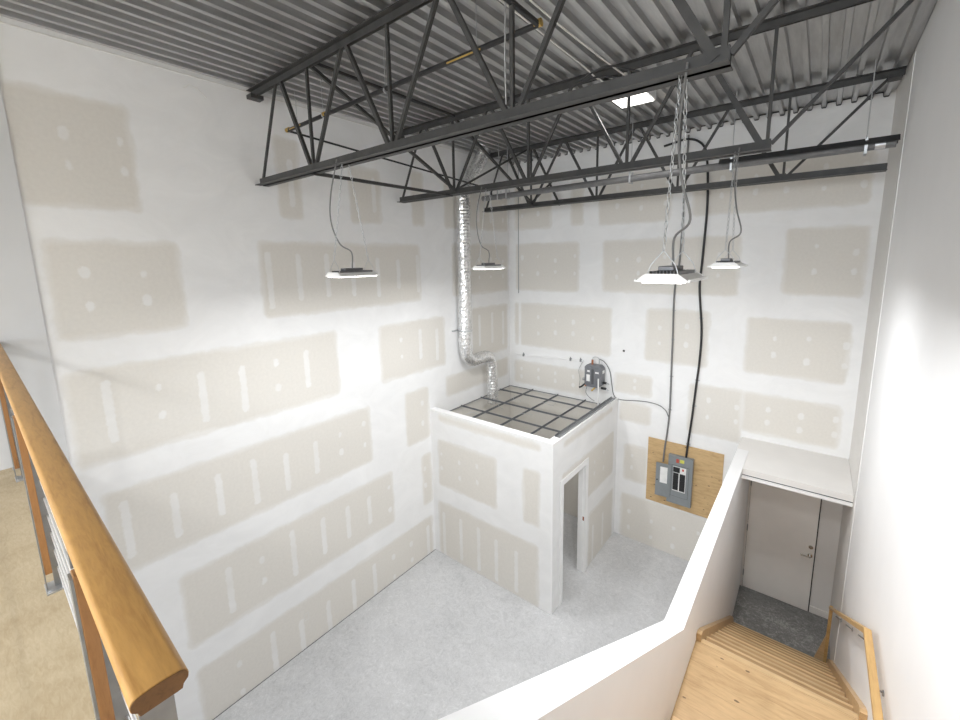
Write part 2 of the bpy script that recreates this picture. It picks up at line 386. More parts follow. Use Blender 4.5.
for k in range(1, 10):
    y = -4.75 - .28*(k-1); z = 1.98 + .174*k
    MB().box(sx0, y-.28, z-.03, sx1, y+.025, z).build('tread', M['fir'], us)
    MB().box(sx0, y-.018, z-.174, sx1, y, z-.031).build('riser', M['fir'], us)
# stair handrail ----------------------------------------------------
hr = thing('stair_handrail', 'flat fir handrail on right wall bending from landing down the stairs', 'handrail', (5.79,-.95,.75))
hx0, hx1 = 5.757, 5.802
hb = MB()
bend = (-3.72, 2.70)
hb.prism([(-6.0,2.70),(bend[0],bend[1]),(-.95,.83),(-.95,.79),(bend[0]-.02,bend[1]-.038),(-6.0,2.662)], 0, hx0, hx1).build('rail', M['rail'], hr, bevel=.006)
for y, z in ((-1.55,1.17),(-2.5,1.8),(-3.3,2.33),(-4.15,2.64),(-5.4,2.64)):
    MB().tube([(5.785,y,z-.02),(W-.002,y,z-.045)], .006, 8).tube([(W-.008,y,z-.045),(W-.001,y,z-.045)], .018, 12).build('bracket', M['steel'], hr)
MB().box(5.765, -.97, 0, 5.80, -.94, .84).build('post', M['rail'], hr)
MB().prism([(5.67,.0),(5.764,.0),(5.764,.40)], 1, -.965, -.945).build('gusset', M['fir'], hr)
# door at the bottom of the stairs ------------------------------------
struct(MB().box(KX1+.0, DY, 0, W-.002, -.001, 2.42).build('wall_alcove', M['primer']))
d1 = struct(MB().box(KX1+.035, DY-.03, .012, 5.585, DY-.002, 2.05).build('door_1', M['doorpaint'], bevel=.003))
MB().box(KX1+.002, DY-.025, 0, KX1+.016, DY-.001, 2.1).box(KX1+.019, DY-.035, 0, KX1+.031, DY-.001, 2.1).build('door_frame', M['doorpaint'], d1)
MB().box(5.586, DY-.012, 0, 5.598, DY-.001, 2.06).box(KX1+.031, DY-.012, 0, KX1+.035, DY-.001, 2.06).box(KX1+.03, DY-.012, .001, 5.598, DY-.001, .011).build('door_gap', M['black'], d1)
MB().tube([(5.535,DY-.031,.94),(5.535,DY-.042,.94)], .03, 16).tube([(5.535,DY-.04,.94),(5.535,DY-.085,.94)], .011, 10).tube([(5.54,DY-.08,.94),(5.50,DY-.085,.943),(5.42,DY-.08,.945)], .009, 8).build('lever_handle', M['chrome'], d1)
MB().tube([(5.535,DY-.031,1.08),(5.535,DY-.045,1.08)], .028, 16).box(5.53,DY-.06,1.06,5.54,DY-.045,1.10).build('deadbolt', M['chrome'], d1)
for z in (.22,1.02,1.8): MB().tube([(KX1+.034,DY-.036,z),(KX1+.034,DY-.036,z+.1)], .008, 8).build('hinge', M['steel'], d1)
struct(MB().box(5.60, DY-.014, 0, 5.83, DY-.001, .11).build('baseboard_back', M['doorpaint']))
# booth doorway casing ---------------------------------------------------
d2 = MB()
c0, c1, ch = DO[0]-.07, DO[2]+.07, DO[3]-.02
d2.box(BX+.0005, c0, 0, BX+.016, DO[0]+.02, ch).box(BX+.0005, DO[2]-.02, 0, BX+.016, c1, ch).box(BX+.0005, c0, ch, BX+.016, c1, ch+.09)
d2.box(BX-BT-.004, DO[0]+.001, 0, BX, DO[0]+.019, ch).box(BX-BT-.004, DO[2]-.019, 0, BX, DO[2]-.001, ch).box(BX-BT-.004, DO[0]+.001, ch, BX, DO[2]-.001, DO[3]-.001)
d2.box(BX-.075, DO[2]-.031, 0, BX-.035, DO[2]-.0195, ch-.001).box(BX-.075, DO[0]+.0195, 0, BX-.035, DO[0]+.031, ch-.001)
d2 = struct(d2.build('door_2', M['trim']))
MB().box(BX-.034, DO[2]-.0225, .98, BX-.008, DO[2]-.0195, 1.05).build('strike_plate', M['copper'], d2)

# ------------------------------------------------------------------ steel roof joists
NB = [1.17, 2.39, 3.60, 4.83]; NTOP = [.62, 1.80, 3.0, 4.22]
ZT0, ZT1 = 7.262, 7.327; ZB0, ZB1 = 6.295, 6.375
def angle_pair(x0, x1, y, z0, z1, down):
    m = MB(); g = .011; leg = .066 if not down else .055; t = .007
    for sgn in (-1, 1):
        ya, yb = sorted((y+sgn*g, y+sgn*(g+t))); m.box(x0, ya, z0, x1, yb, z1)
        ya, yb = sorted((y+sgn*g, y+sgn*(g+leg)))
        if down: m.box(x0, ya, z1-t, x1, yb, z1)
        else: m.box(x0, ya, z0, x1, yb, z0+t)
    return m
def joist(y, label, xl, xr, tl=.01):
    t = thing('steel_joist', label, 'joist', (xl, y, ZB0), 'open web steel joists under the roof deck')
    angle_pair(tl, W-.02, y, ZT0, ZT1, True).build('top_chord', M['joist'], t)
    angle_pair(xl, xr, y, ZB0, ZB1, False).build('bottom_chord', M['joist'], t)
    w = .030
    def web(nm, a, b, wd=w): MB().bar((a[0],y,a[1]), (b[0],y,b[1]), wd, wd, up=(0,1,0)).build(nm, M['joist'], t)
    web('end_strut', (xl+.04, ZB0+.04), (.56, ZT0+.03), .024)
    for i, xb in enumerate(NB):
        web('diagonal', (xb-.035, ZB0+.04), (NTOP[i]+.03, ZT0+.03), .034 if i < 3 else .046)
        web('vertical', (xb, ZB0+.04), (xb, ZT0+.03), .026)
        if i < 3: web('diagonal', (xb+.035, ZB0+.04), (NTOP[i+1]-.03, ZT0+.03))
        if i == 3: MB().box(xb-.06, y-.010, ZB0+.03, xb+.025, y+.010, ZB1+.012).build('gusset_plate', M['joist'], t)
    web('end_diagonal', (NB[3]+.03, ZB0+.05), (5.74, ZT0+.04), .028)
    for xx in (.0+.06, W-.1): MB().box(xx-.05, y-.07, ZT0-.03, xx+.06, y+.07, ZT0+.012).build('bearing_seat', M['joist'], t)
    return t
J = [-5.07, -2.98, -.98]
joist(J[0], 'grey open web steel joist nearest the camera with thick lower chord', .02, 4.86)
joist(J[1], 'middle grey open web steel joist behind the nearest one', .04, 4.86)
joist(J[2], 'farthest grey open web steel joist beside the back wall', .12, 5.77)
def brace(a, b, w, label):
    o = MB().bar(a, b, w, w*.9, up=(1,0,0)).build('cross_brace', M['joist'], None, origin=a)
    tag(o, label, 'brace', 'bridging braces between the roof joists')
zt, zb = ZT0+.03, ZB0+.05
brace((1.21,J[0],zt), (1.21,J[1],zb), .034, 'diagonal brace from top of nearest joist down to middle joist on left')
brace((1.23,J[0],zt+.02), (1.23,J[1],zt+.02), .03, 'level brace under the deck joining nearest and middle joist tops on left')
brace((1.13,J[0],ZB0+.0), (1.13,J[1],ZB0+.0), .034, 'level brace joining lower chords of nearest and middle joists on left')
brace((1.21,J[1],zt), (1.21,J[2],zb), .034, 'diagonal brace from middle joist top down to farthest joist near duct')
brace((1.14,J[1],zb), (1.14,J[2],zt), .026, 'thin diagonal brace rising from middle joist to farthest joist near duct')
brace((1.21,J[2],zt), (1.21,-.01,6.42), .034, 'short diagonal brace from farthest joist top down to back wall')
brace((1.14,J[2],zb), (1.14,-.01,6.95), .026, 'short thin brace rising from farthest joist to back wall')

# ------------------------------------------------------------------ tube heater
th = thing('tube_heater', 'long grey tube heater with dark hood hung between far joist and middle joist', 'heater', (3.1,-1.45,6.45))
MB().tube([(.46,-1.45,6.465),(5.78,-1.45,6.495)], .045, 14).build('tube', M['heatertube'], th)
MB().prism([(-1.53,6.50),(-1.485,6.555),(-1.415,6.555),(-1.37,6.50),(-1.36,6.50),(-1.41,6.565),(-1.49,6.565),(-1.54,6.50)], 0, 4.2, 5.80).build('reflector_hood', M['reflector'], th)
MB().tube([(5.62,-1.45,6.494),(5.70,-1.45,6.4945)], .05, 14).build('collar', M['zinc'], th)
for xh, top in ((.82,7.33),(1.0,7.33),(3.1,7.33),(4.33,7.33),(5.55,7.33)):
    MB().box(xh-.012, -1.505, 6.41, xh+.012, -1.50, 6.57).box(xh-.012, -1.40, 6.41, xh+.012, -1.395, 6.57).box(xh-.012, -1.505, 6.41, xh+.012, -1.395, 6.415).build('hanger_strap', M['zinc'], th)
    MB().tube([(xh,-1.45,6.56),(xh,-1.45,top)], .005, 6).build('hanger_rod', M['zinc'], th)

# ------------------------------------------------------------------ gas pipe
gp = thing('gas_pipe', 'black iron gas pipe with yellow fittings strung behind the nearest joist', 'pipe', (1.8,-4.75,6.97))
MB().tube([(.13,-4.75,6.96),(3.60,-4.75,7.0)], .021, 10).build('run', M['pipe'], gp)
MB().tube([(3.60,-4.75,7.0),(3.60,-7.4,7.02)], .021, 10).build('run', M['pipe'], gp)
MB().tube([(.13,-4.75,6.955),(.67,-1.48,6.60),(.67,-1.46,6.50)], .013, 8).build('branch', M['pipe'], gp)
for xx, ln, r in ((.13,.06,.026),(.92,.04,.026),(3.60,.05,.027)):
    MB().tube([(xx-ln/2,-4.75,6.965+.0115*xx),(xx+ln/2,-4.75,6.965+.0115*xx)], r, 10).build('fitting', M['brass'], gp)
MB().tube([(.2,-4.772,6.955),(.45,-4.772,6.958)], .006, 6).build('tape', M['brass'], gp)
MB().tube([(2.75,-4.77,6.978),(3.1,-4.77,6.982)], .007, 6).build('tape', M['brass'], gp)
for xx in (.35,.9,1.95,3.05):
    MB().tube([(xx,-4.75,6.99),(xx,-4.75,7.34)], .004, 6).tube([(xx-.008,-4.75,6.97),(xx+.008,-4.75,6.97)], .027, 10).build('hanger_rod', M['zinc'], gp)

# ------------------------------------------------------------------ pendant high bays
GP = 'pendant LED fixtures on chains'
def high_bay(c, hang, label, power=None):
    x, y, z = c
    t = thing('pendant_light', label, 'light', c, GP)
    hw, hl = .125, .21
    MB().prism([(x-hw,z),(x+hw,z),(x+hw-.045,z+.028),(x-hw+.045,z+.028)], 1, y-hl, y+hl).build('housing', M['white_enamel'], t)
    for s in (-1, 1):
        MB().prism([(x-hw-.012,z-.008),(x+hw+.012,z-.008),(x+hw-.045,z+.034),(x-hw+.045,z+.034)], 1, y+s*hl-.004, y+s*hl+.004).build('end_plate', M['white_enamel'], t)
        MB().box(*(sorted((x+s*(hw+.002), x+s*(hw+.012)))[0], y-hl, z-.008, sorted((x+s*(hw+.002), x+s*(hw+.012)))[1], y+hl, z+.006)).build('side_lip', M['white_enamel'], t)
    f = MB()
    for i in range(9): f.box(x-.07+i*.0172, y-hl+.03, z+.028, x-.066+i*.0172, y+hl-.03, z+.046)
    f.build('heat_sink', M['alu'], t)
    MB().box(x-.05, y-.1, z+.046, x+.03, y+.1, z+.07).build('driver_box', M['alu'], t, bevel=.004)
    MB().prism([(x-hw+.012,z-.001),(x-hw+.03,z-.014),(x+hw-.03,z-.014),(x+hw-.012,z-.001)], 1, y-hl+.006, y+hl-.006).build('lens', M['lens'], t)
    for s in (-1, 1):
        yy = y+s*(hl-.02); w = MB()
        for q in (-1, 1): w.tube([(x+q*.075,yy,z+.03),(x+q*.06,yy,z+.08),(x,yy,z+.15)], .0028, 6)
        w.build('hanger_wire', M['zinc'], t)
        MB().chain((x,yy,z+.15), (x+.005*s, hang[0]+s*.03, hang[1])).build('chain', M['zinc'], t)
    k = -1 if x < 3 else 1
    p0 = (x,y,z+.07); pts = []
    ctrl = [Vector(p0), Vector((x,y,z+.22)), Vector((x-.17*k*-1 if x < 3 else x+.10, y-.12, z+.30)), Vector((x-.14 if x < 3 else x+.06, y-.17, z+.5)), Vector((x-.09 if x < 3 else x+.02, y-.1, z+.75)), Vector((x-.06 if x < 3 else x+.03, hang[0]-.05, hang[1]+.03))]
    if x < 3: ctrl[2].x = x-.06; ctrl[2].y = y-.08; ctrl[3].x = x-.07; ctrl[3].y = y-.15; ctrl[4].y = y-.12
    pts = crom(ctrl, 7)
    MB().tube(pts, .0065, 7).build('power_cord', M['cord'], t)
    L = bpy.data.lights.new('led_light', 'AREA'); L.shape = 'RECTANGLE'; L.size = .22; L.size_y = .38; L.energy = power or PEND; L.color = (.97,.985,1); L.spread = math.radians(170)
    lo = bpy.data.objects.new('led_light', L); COL.objects.link(lo); lo.parent = t; lo.location = (0,0,-.018)
    return t
def crom(c, k):
    P = [Vector(p) for p in c]; P = [P[0]*2-P[1]] + P + [P[-1]*2-P[-2]]; out = []
    for i in range(1, len(P)-2):
        for j in range(k):
            u = j/k; a, b, c_, d = P[i-1], P[i], P[i+1], P[i+2]
            out.append(.5*((2*b)+(c_-a)*u+(2*a-5*b+4*c_-d)*u*u+(3*b-a-3*c_+d)*u**3))
    out.append(P[-2]); return out
PEND, MEZFILL, CEIL, WINFILL = 34.5, 84, 20, 680  # outputs: room pendants, added mezzanine fill, ceiling lamp, added window fill
high_bay((1.71,J[0],5.27), (J[0],6.31), 'pendant LED light before left wall, hung from the nearest joist')
high_bay((4.65,J[0],5.28), (J[0],6.31), 'largest pendant LED light at right, hung from the nearest joist')
high_bay((1.76,J[1],5.285), (J[1],6.31), 'small pendant LED light beside the silver duct')
high_bay((4.60,J[1],5.305), (J[1],6.31), 'small pendant LED light at far right beside black cable')
for i, (x, y) in enumerate(((2.2,-10.6),(4.4,-10.2),(1.6,-13.0),(4.3,-13.0))):  # unseen lights added behind the camera to lift the upper walls
    high_bay((x,y,6.75), (y,7.3), ('added unseen fill light hung short over left front of the mezzanine', 'added unseen fill light hung short over right front of the mezzanine', 'added unseen fill light hung short over left rear of the mezzanine', 'added unseen fill light hung short over right rear of the mezzanine')[i], MEZFILL)
# ceiling light close under the deck
cl = thing('ceiling_light', 'bright flat LED light mounted against the roof deck behind nearest joist', 'light', (3.42,-2.40,7.33))
MB().box(3.18,-2.68,7.215,3.60,-2.10,7.328).build('housing', M['white_enamel'], cl, bevel=.006)
MB().box(3.20,-2.66,7.205,3.58,-2.12,7.2145).build('lens', emit('ceiling_lens', c4(1,.97,.9), 3), cl)

L = bpy.data.lights.new('ceiling_led', 'AREA'); L.shape = 'RECTANGLE'; L.size = .36; L.size_y = .5; L.energy = CEIL; L.color = (1,.98,.95)
lo = bpy.data.objects.new('ceiling_led', L); COL.objects.link(lo); lo.parent = cl; lo.location = (-.03,.01,-.13); L.spread = math.radians(120)
# ------------------------------------------------------------------ exhaust duct
dx = thing('exhaust_duct', 'silver foil flexible duct running down left wall into the booth ceiling', 'duct', (.16,-1.66,2.5))
def wob(pts, amp=.006): return [Vector(p)+Vector((random.uniform(-amp,amp),random.uniform(-amp,amp),0)) for p in pts]
def ribbed(pts, r, nm):
    P = crom(pts, 12); L = sum((P[i+1]-P[i]).length for i in range(len(P)-1)); n = int(L/.028); Q = []; acc = [0]
    for i in range(len(P)-1): acc.append(acc[-1]+(P[i+1]-P[i]).length)
    for k in range(n+1):
        t = L*k/n; i = min(len(P)-2, max(0, next((j for j in range(len(acc)-1) if acc[j+1] >= t), len(P)-2)))
        u = (t-acc[i])/max(1e-6, acc[i+1]-acc[i]); Q.append(P[i].lerp(P[i+1], u))
    m = MB().tube(Q, r, 26, rr=[r*(1+.012*(-1)**i) for i in range(len(Q))])
    for i, v in enumerate(m.v):
        c = Q[min(len(Q)-1, i//26)]; f = 1+random.uniform(-.022,.022); m.v[i] = tuple(c+(Vector(v)-c)*f) if i < 26*len(Q) else v
    m.sm = [False]*len(m.sm)
    m.build(nm, M['foil'], dx)
ribbed([(.16,-1.67,4.10),(.16,-1.66,4.8),(.16,-1.65,5.6),(.16,-1.64,6.50)], .125, 'vertical_run')
ribbed([(.16,-1.64,6.44),(.16,-1.63,6.58),(.21,-1.50,6.86),(.30,-1.34,7.12),(.36,-1.26,7.36)], .122, 'roof_bend')
ribbed([(.16,-1.67,4.14),(.16,-1.68,3.85),(.16,-1.64,3.62),(.17,-1.50,3.50),(.18,-1.30,3.50),(.19,-1.12,3.50),(.20,-1.00,3.44),(.21,-.96,3.30),(.22,-.95,3.0),(.24,-.96,2.72),(.25,-.97,2.5)], .115, 'offset_elbow')
MB().tube([(.16,-1.67,4.085),(.16,-1.67,4.115)], .135, 20).box(.0,-1.87,4.09,.03,-1.47,4.11).build('strap', M['zinc'], dx)

# ------------------------------------------------------------------ booth ceiling grid
GZ = 2.60
cg = thing('ceiling_grid', 'bare grey suspended ceiling grid inside the top of the booth', 'ceiling grid', (1.2,-1.2,GZ))
gx0, gx1, gy0, gy1 = .02, BX-BT-.01, BY+BT+.01, -.02
for x in (.62, 1.23, 1.84): MB().box(x-.010, gy0, GZ-.004, x+.010, gy1, GZ).box(x-.003, gy0, GZ, x+.003, gy1, GZ+.03).build('main_tee', M['grid'], cg)
for y in (-.42, -1.08, -1.69):
    for a, b in ((gx0,.605),(.635,1.215),(1.245,1.825),(1.855,gx1)):
        MB().box(a, y-.010, GZ-.004, b, y+.010, GZ-.0005).box(a, y-.003, GZ, b, y+.003, GZ+.026).build('cross_tee', M['grid'], cg)
for a, b, c, d in ((gx0-.012,gy0,gx0+.02,gy1),(gx1-.02,gy0,gx1+.005,gy1),(gx0+.02,gy1-.025,gx1-.02,gy1+.012),(gx0+.02,gy0-.005,gx1-.02,gy0+.02)):
    MB().box(a, b, GZ-.006, c, d, GZ-.002).build('wall_angle', M['grid'], cg)
random.seed(5)
for i, (x, y) in enumerate(((.62,-1.9),(.62,-1.2),(.64,-.62),(1.23,-1.5),(1.23,-.75),(1.84,-1.2),(.9,-.9),(1.5,-.6))):
    a = random.uniform(0, 6.28); l = random.uniform(.18,.34)
    o = MB().tube(crom([(x,y,GZ+.03),(x+l*.35*math.cos(a),y+l*.35*math.sin(a),GZ+.075),(x+l*.7*math.cos(a+.2),y+l*.7*math.sin(a+.2),GZ+.06),(x+l*math.cos(a+.5),y+l*math.sin(a+.5),GZ+.032)],5), .004, 6).build('tie_wire', M['zinc'], cg)
tr = MB().box(2.385,-2.25,BZ+.009,2.465,-.06,BZ+.012).box(2.385,-2.25,BZ+.012,2.388,-.06,BZ+.04).box(2.462,-2.25,BZ+.012,2.465,-.06,BZ+.04).build('metal_track', M['steel'], None, origin=(2.425,-1.15,BZ+.009))
tag(tr, 'grey steel stud track lying along top of the booth side wall', 'metal track')

# ------------------------------------------------------------------ water heater on the back wall above the booth
wh = thing('water_heater', 'small grey wall hung water heater above the booth with copper and black fittings', 'water heater', (2.06,-.02,2.97))
hx, hz = 2.06, 2.96
MB().prism([(hx-.17,hz+.05),(hx-.12,hz),(hx+.10,hz),(hx+.17,hz+.05),(hx+.17,hz+.38),(hx+.12,hz+.43),(hx-.13,hz+.43),(hx-.17,hz+.39)], 1, -.21, -.03).build('body', M['heaterbody'], wh, bevel=.012)
MB().box(hx-.155,-.235,hz+.06,hx-.02,-.205,hz+.40).box(hx+.03,-.235,hz+.06,hx+.155,-.205,hz+.37).build('front_cover', M['heaterbody'], wh, bevel=.012)
MB().box(hx-.02,-.225,hz+.07,hx+.03,-.20,hz+.36).build('front_groove', M['heaterdark'], wh)
MB().box(hx-.115,-.237,hz+.12,hx-.045,-.2345,hz+.25).build('label_sheet', M['paperlabel'], wh)
MB().box(hx-.10,-.238,hz+.30,hx-.05,-.2345,hz+.335).build('badge', M['paperlabel'], wh)
MB().box(hx+.172,-.16,hz+.28,hx+.176,-.07,hz+.34).box(hx+.06,-.238,hz+.29,hx+.13,-.2345,hz+.32).build('badge', M['paperlabel'], wh)
MB().tube([(hx-.05,-.12,hz+.43),(hx-.05,-.12,hz+.52)], .02, 10).build('copper_stub', M['copper'], wh)
MB().tube(crom([(hx-.05,-.12,hz+.52),(hx-.04,-.11,hz+.56),(hx+.03,-.10,hz+.57),(hx+.07,-.09,hz+.54),(hx+.07,-.08,hz+.43)],5), .009, 8).build('loop_pipe', M['zinc'], wh)
MB().tube([(hx-.16,-.14,hz+.05),(hx-.24,-.17,hz-.03),(hx-.28,-.20,hz-.05)], .018, 8).build('black_valve', M['black'], wh)
MB().tube([(hx-.09,-.14,hz+.03),(hx-.17,-.17,hz+.0)], .02, 8).build('copper_elbow', M['copper'], wh)
MB().sphere((hx-.23,-.1,hz+.11), .03, 10, 6).tube([(hx-.23,-.1,hz+.11),(hx-.16,-.1,hz+.1)], .012, 8).build('valve', M['zinc'], wh)
MB().tube([(hx+.14,-.12,hz+.10),(hx+.24,-.12,hz+.10)], .022, 8).build('black_valve', M['black'], wh)
MB().tube([(hx+.14,-.12,hz-.01),(hx+.24,-.12,hz-.01)], .022, 8).build('black_valve', M['black'], wh)
MB().tube([(hx+.24,-.12,hz+.10),(hx+.29,-.12,hz+.09)], .013, 8).tube([(hx+.24,-.12,hz-.01),(hx+.28,-.12,hz-.04)], .013, 8).build('connector', M['zinc'], wh)
MB().tube([(hx+.06,-.17,hz+.02),(hx-.02,-.2,hz-.07)], .016, 8).build('brass_drain', M['brass'], wh)
MB().tube([(hx+.13,-.245,hz+.20),(hx+.135,-.245,hz-.20),(hx+.14,-.245,hz-.33)], .014, 10).build('drain_pipe', M['white_enamel'], wh)
MB().tube(crom([(hx-.28,-.2,hz-.05),(hx-.30,-.12,hz+.1),(hx-.36,-.06,hz+.25),(hx-.30,-.03,hz+.42)],6), .004, 6).build('thin_wire', M['cord'], wh)
MB().tube(crom([(hx-.14,-.14,hz),(hx-.16,-.14,hz-.15),(hx-.08,-.12,hz-.25),(hx,-.1,hz-.3)],6), .005, 6).build('thin_wire', M['cord'], wh)
wl = thing('water_line', 'thin white pipe with small valves along back wall left of water heater', 'pipe', (.95,-.02,3.37))
MB().tube([(.14,-.015,3.33),(1.78,-.015,3.40)], .011, 8).build('pipe_run', M['trim'], wl)
for xx, zz_ in ((.38,3.34),(1.50,3.39),(1.72,3.40)): MB().box(xx-.015,-.045,zz_-.02,xx+.015,-.005,zz_+.03).tube([(xx,-.03,zz_+.03),(xx,-.03,zz_+.06)],.008,6).build('valve', M['steel'], wl)

# ------------------------------------------------------------------ plywood, panel and cables
pw = MB().box(3.085,-.020,.945,4.305,-.001,2.16).build('plywood_sheet', M['ply'], None, origin=(3.69,-.01,.945)); tag(pw, 'square knotty plywood sheet screwed to back wall behind the electrical panel', 'plywood')
ep = thing('electrical_panel', 'grey electrical breaker panel with open door on plywood', 'electrical panel', (3.66,-.021,1.07))
PX0, PX1, PZ0, PZ1 = 3.465, 3.865, 1.07, 1.965
MB().box(PX0,-.095,PZ0,PX1,-.021,PZ1).build('cabinet', M['panelgrey'], ep, bevel=.004)
MB().box(PX0+.06,-.0975,PZ0+.14,PX1-.055,-.0945,PZ1-.17).build('trim_seam', M['panelgap'], ep)
MB().box(PX0+.066,-.100,PZ0+.146,PX1-.061,-.096,PZ1-.176).build('dead_front', M['panelgrey'], ep)
MB().box(PX0+.09,-.104,PZ0+.25,PX1-.10,-.0985,PZ1-.19).build('breaker_bay', M['paperlabel'], ep)
for col in (0, 1):
    for i in range(8):
        z = PZ0+.27+i*.040; xa = PX0+.095+col*.108
        MB().box(xa,-.112,z,xa+.088,-.103,z+.036).build('breaker', M['black'], ep)
MB().box(PX0+.095,-.118,PZ1-.29,PX0+.20,-.103,PZ1-.20).build('main_breaker', M['black'], ep)
MB().box(PX0+.235,-.1055,PZ1-.25,PX0+.265,-.1035,PZ1-.21).build('warning_sticker', M['red'], ep)
MB().box(PX0+.13,-.0975,PZ1-.12,PX0+.175,-.0945,PZ1-.05).build('warning_sticker', M['red'], ep)
MB().box(PX0+.19,-.0975,PZ1-.11,PX0+.26,-.0945,PZ1-.05).build('hazard_sticker', M['yellow'], ep)
dr = MB().prism([(PX0+.05,-.098),(PX0+.05,-.106),(3.272,-.132),(3.27,-.125)], 2, PZ0+.08, PZ1-.19).build('open_door', M['panelgrey'], ep)
MB().prism([(3.465,-.1155),(3.345,-.1285),(3.345,-.1265),(3.465,-.1135)], 2, PZ0+.34, PZ0+.64).build('directory_card', M['paperlabel'], dr)
MB().tube([(3.30,-.128,PZ0+.38),(3.30,-.136,PZ0+.38)], .012, 10).build('door_latch', M['black'], dr)
bc = thing('power_cable', 'thick black power cable rising from electrical panel to the roof deck', 'cable', (3.74,-.04,1.97))
bp = [(3.741,-.055,1.965),(3.755,-.04,2.25),(3.785,-.035,2.64),(3.816,-.03,3.18),(3.847,-.03,3.70),(3.848,-.03,4.2),(3.80,-.03,4.65),(3.775,-.03,4.95),(3.79,-.03,5.3),(3.811,-.03,6.0),(3.805,-.03,6.42),(3.77,-.03,6.85),(3.72,-.03,7.06),(3.60,-.03,7.18),(3.45,-.035,7.22),(3.30,-.04,7.20),(3.12,-.04,7.17)]
MB().tube(crom(bp,5), .017, 10).build('sheath', M['black'], bc)
for q in (2.2,2.9,3.35,4.4,5.1): 
    x = 3.75 if q < 2.5 else 3.81 if q < 3 else 3.83 if q < 3.6 else 3.83 if q < 4.6 else 3.78
    MB().box(x-.035,-.018,q-.008,x+.035,-.001,q+.008).build('strap', M['zinc'], bc)
gc = thing('conduit', 'grey flexible conduit rising beside the black cable to the roof', 'cable', (3.37,-.04,1.78))
gpth = [(3.37,-.06,1.78),(3.375,-.04,2.0),(3.40,-.025,2.3),(3.424,-.025,2.70),(3.421,-.025,3.1),(3.408,-.025,4.0),(3.397,-.025,4.84),(3.449,-.025,5.34),(3.472,-.025,6.6),(3.48,-.03,7.28)]
MB().tube(crom(gpth,5), .0145, 9).build('sheath', M['cord'], gc)
for q, x in ((2.75,3.424),(3.35,3.418),(4.0,3.41),(4.5,3.40)): MB().box(x-.03,-.013,q-.008,x+.03,-.001,q+.008).build('strap', M['zinc'], gc)
br = tag(MB().tube(crom([(2.13,-.08,3.50),(2.22,-.04,3.44),(2.32,-.025,3.28),(2.36,-.02,3.05),(2.40,-.02,2.85),(2.47,-.02,2.77),(2.62,-.02,2.765),(2.85,-.02,2.80),(3.076,-.02,2.815),(3.25,-.02,2.79),(3.36,-.025,2.72),(3.41,-.03,2.62)],5), .0075, 8).build('branch_cable', M['cord'], None, origin=(3.41,-.03,2.62)), 'thin grey cable curving along back wall from water heater to conduit', 'cable')
tag(MB().tube([(.255,-.02,4.68),(.257,-.02,7.3)], .007, 6).build('threaded_rod', M['steel'], None, origin=(.255,-.02,4.68)), 'thin steel rod hanging down back wall beside the corner', 'rod')
tag(MB().box(2.55,-.008,3.68,2.585,-.001,3.715).build('wire_stub', M['black'], None, origin=(2.567,0,3.697)), 'tiny black wire stub in bare back wall above water heater', 'wire stub')
ob = MB()
for a, b, c, d in ((-5.06,.42,-4.99,.43),(-5.06,.52,-4.99,.53),(-5.06,.43,-5.05,.52),(-5.0,.43,-4.99,.52)): ob.box(.0005, a, b, .004, c, d)
tag(ob.build('outlet_box', M['whitecord'], None, origin=(0,-5.02,.42)), 'small empty outlet box rim low on the left wall', 'outlet box')
for pts, lab in (([(3.25,-7.0,7.30),(3.24,-5.6,7.27),(3.26,-4.8,7.28),(3.29,-3.95,7.25),(3.28,-3.4,7.26),(3.29,-3.12,7.235),(3.30,-2.98,7.24),(3.32,-2.80,7.20),(3.33,-2.70,7.26)], 'left white cable sagging under the deck towards ceiling light'),
                 ([(3.42,-7.0,7.31),(3.42,-5.5,7.29),(3.43,-4.66,7.28),(3.47,-4.0,7.25),(3.53,-3.12,7.235),(3.56,-2.85,7.24),(3.60,-2.60,7.29)], 'right white cable running under the deck past ceiling light')):
    tag(MB().tube(crom(pts,6), .008, 7).build('lighting_cable', M['whitecord'], None, origin=pts[0]), lab, 'cable', 'white lighting cables under the deck')
tag(MB().tube(crom([(3.57,J[0]-.03,6.40),(3.565,J[0]-.03,6.7),(3.572,J[0]-.03,7.0),(3.57,J[0]-.03,7.24)],4), .0055, 7).build('drop_cable', M['zinc'], None, origin=(3.57,J[0]-.035,6.40)), 'pale cable tied along a vertical of the nearest joist', 'cable')
tag(MB().tube(crom([(4.30,J[0]+.06,6.40),(4.15,J[0]+.08,6.45),(4.0,J[0]+.09,6.44),(3.95,J[0]+.08,6.40)],5), .006, 7).tube(crom([(4.40,J[0]+.07,6.41),(4.2,J[0]+.1,6.50),(4.0,J[0]+.1,6.46)],5), .006, 7).build('cord_loop', M['black'], None, origin=(4.1,J[0]+.06,6.38)), 'black cord looped on the nearest joist by its right end', 'cable')
tag(MB().tube([(.004,-5.75,7.18),(.02,-5.70,7.22),(.03,-5.64,7.20),(.02,-5.55,7.13)], .005, 6).build('wire_clip', M['whitecord'], None, origin=(.004,-5.7,7.18)), 'small bent white wire at the top of left wall', 'wire')

